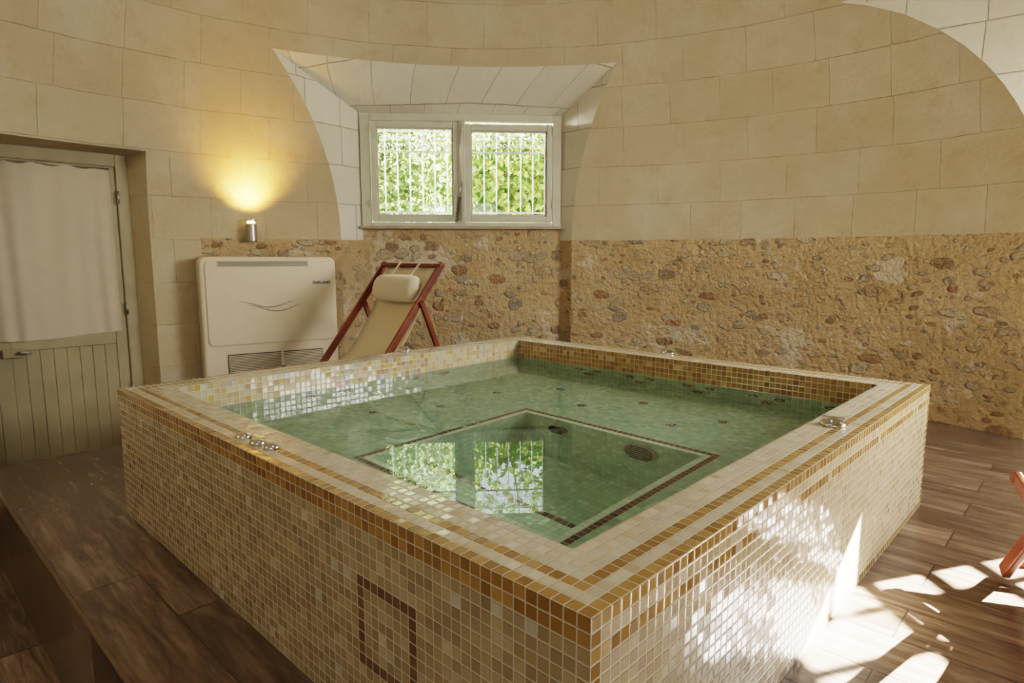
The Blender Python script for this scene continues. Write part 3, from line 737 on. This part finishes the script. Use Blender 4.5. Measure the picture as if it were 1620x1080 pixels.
ch = make_chair(); ch.location = (-.75, 4.68, FZ); ch.rotation_euler = (0, 0, math.atan2(-.71, -.70))
tag(ch, 'red wooden deck chair with beige canvas sling and pillow behind the tub', 'deck chair')
ch2 = copy_tree(ch); d2 = Vector((.3, .954)); near = Vector((1.705, 2.05)); pr = Vector((.954, -.3))
c2 = near + pr * .345 - d2 * .80
ch2.location = (c2.x, c2.y, FZ); ch2.rotation_euler = (0, 0, math.atan2(d2.y, d2.x))
tag(ch2, 'red wooden deck chair at the right edge, only its frame ends showing beside sunlit floor', 'deck chair')

# ------------------------------------------------------------------ garden
def leaves(n, fn, size, name, mat, parent, seed):
    rg = random.Random(seed); vs = []; fs = []; cs = []
    for k in range(n):
        p = Vector(fn(rg)); s_ = size * rg.uniform(.6, 1.3)
        d = Vector((rg.gauss(0, 1), rg.gauss(0, 1), rg.gauss(-.5, 1))).normalized(); nrm = Vector((rg.gauss(.4, 1), rg.gauss(-.6, 1), rg.gauss(.5, 1))); q = d.cross(nrm).normalized()
        b = len(vs); bend = d.cross(q) * s_ * .15
        vs += [tuple(p), tuple(p + d * s_ * .5 + q * s_ * .36 + bend), tuple(p + d * s_), tuple(p + d * s_ * .5 - q * s_ * .36 + bend)]
        fs.append((b, b + 1, b + 2, b + 3)); c = rg.random(); cs += [(c, c, c, 1)] * 4
    me = bpy.data.meshes.new(name); me.from_pydata(vs, [], fs); me.materials.append(mat)
    ca = me.color_attributes.new('Col', 'FLOAT_COLOR', 'CORNER'); ca.data.foreach_set('color', [x for c in cs for x in c]); me.update()
    o = bpy.data.objects.new(name, me); C.objects.link(o); o.parent = parent; return o
v = empty('climbing_vine', (.3, 8.3, -.5)); tag(v, 'dense sunlit climbing vine with broad leaves seen through the right pane', 'vine')
def vinepos(r):
    z = r.uniform(.4, 3.15) if r.random() < .86 else r.uniform(3.1, 4.6)
    return (r.uniform(-1.1, 2.2), r.uniform(-.3, .3), z)
leaves(8500, vinepos, .125, 'foliage', M['leafv'], v, 1)
mb = MB()
for k in range(7):
    x = -.8 + k * .5; mb.tube([(x + .12 * math.sin(z * 1.7 + k), .05, z) for z in [i * .4 for i in range(11)]], .014, 6)
mb.build('stems', M['bark'], v, smooth=True)
gw = MB().box(-.72, 3.2, 8.85, 9.05, -.5, 2.72).build('wall_vine_backing', M['gwall'], bevel=.02); tag(gw, kind='structure')  # green backing added behind the vine to close bright sky gaps
t = empty('garden_tree', (-2.4, 10.5, -.5)); tag(t, 'airy pale green garden tree seen through the left pane', 'tree')
def crown(r):
    while True:
        p = Vector((r.uniform(-1, 1), r.uniform(-1, 1), r.uniform(-1, 1)))
        if p.length < 1 : break
    return (p.x * 2.0 + .15, p.y * 1.2, 3.1 + p.z * 1.7)
leaves(11000, crown, .115, 'foliage', M['leaft'], t, 2)
mb = MB(); mb.tube([(0, 0, 0), (.05, 0, 1), (-.03, 0, 2), (.05, 0, 3.2)], [.10, .08, .06, .03], 8)
for k in range(9):
    a = k * .9; mb.tube([(0, 0, 1.6 + k * .12), (math.cos(a) * .6, math.sin(a) * .5, 2.3 + k * .15), (math.cos(a) * 1.3, math.sin(a) * .9, 2.7 + k * .2)], [.03, .02, .008], 6)
mb.build('trunk', M['bark'], t, smooth=True)
s = empty('garden_shrub', (-2.55, 7.75, -.5)); tag(s, 'low leafy green shrub below the tree outside the left pane', 'shrub')
leaves(2800, lambda r: (r.uniform(-1.0, 1.0), r.uniform(-.3, .3), min(2.5, abs(r.gauss(1.3, .6)))), .08, 'foliage', M['leafv'], s, 5)
MB().tube([(0, 0, 0), (.02, 0, .6), (0, 0, 1.3)], [.04, .03, .01], 6).build('stems', M['bark'], s, smooth=True)
gm = MB(); gm.add([(-30, 6.4, -.52), (30, 6.4, -.52), (30, 40, -.52), (-30, 40, -.52)], [(0, 1, 2, 3)])
g_ = gm.build('ground', M['soil']); tag(g_, kind='structure')

# ------------------------------------------------------------------ light
w = bpy.data.worlds.new('world'); bpy.context.scene.world = w; w.use_nodes = True; nt = w.node_tree
bg = nt.nodes['Background']; sky = nt.nodes.new('ShaderNodeTexSky'); sky.sky_type = 'NISHITA'; sky.sun_disc = False; sky.sun_elevation = rad(42); sky.sun_rotation = rad(85)
mxs = nt.nodes.new('ShaderNodeMix'); mxs.data_type = 'RGBA'; mxs.inputs[0].default_value = .55; mxs.inputs[7].default_value = (6, 6, 6, 1)
nt.links.new(sky.outputs[0], mxs.inputs[6]); nt.links.new(mxs.outputs[2], bg.inputs[0]); bg.inputs[1].default_value = .95
sun = bpy.data.lights.new('sun', 'SUN'); sun.energy = 290; sun.color = (1, .97, .92); sun.angle = rad(.4)
sno = bpy.data.objects.new('sun', sun); C.objects.link(sno)
el, azs = rad(33), rad(17); sd = Vector((math.cos(el) * math.cos(azs), math.cos(el) * math.sin(azs), math.sin(el)))
sno.rotation_euler = sd.to_track_quat('Z', 'Y').to_euler(); sno.location = (6, 2, 6)
def area(name, loc, to, sx, sy, e, col, spread=None):
    l = bpy.data.lights.new(name, 'AREA'); l.shape = 'RECTANGLE'; l.size = sx; l.size_y = sy; l.energy = e; l.color = col
    if spread: l.spread = rad(spread)
    o = bpy.data.objects.new(name, l); C.objects.link(o); o.location = loc
    o.rotation_euler = (Vector(loc) - Vector(to)).to_track_quat('Z', 'Y').to_euler(); return o
area('right_window_fill', (3.8, 2.17, 1.87), (0, 2.7, .1), 1.9, 1.0, 92, (1, .97, .92), 150)  # fill lamp added in the right niche, boosts the window's daylight
area('rear_niche_fill', (.0, -2.0, 1.87), (0, 2.6, 1.8), 1.5, .8, 4, (1, .93, .82))  # weak fill lamp added behind the camera
area('splay_fill_above', (-1.7, 7.0, 4.3), (-.4, 5.3, 1.9), 3.4, 1.2, 420, (1, 1, .97))  # unseen lamp added outside, above the view, to brighten sill and splays
area('splay_fill_left', (-2.75, 6.55, 2.2), (.6, 5.5, 1.95), 1.5, 1.1, 1500, (1, 1, .97))  # unseen lamp added outside to brighten the right splay
vs_ = bpy.context.scene.view_settings; vs_.view_transform = 'Filmic'; vs_.look = 'High Contrast'; vs_.exposure = 0.02
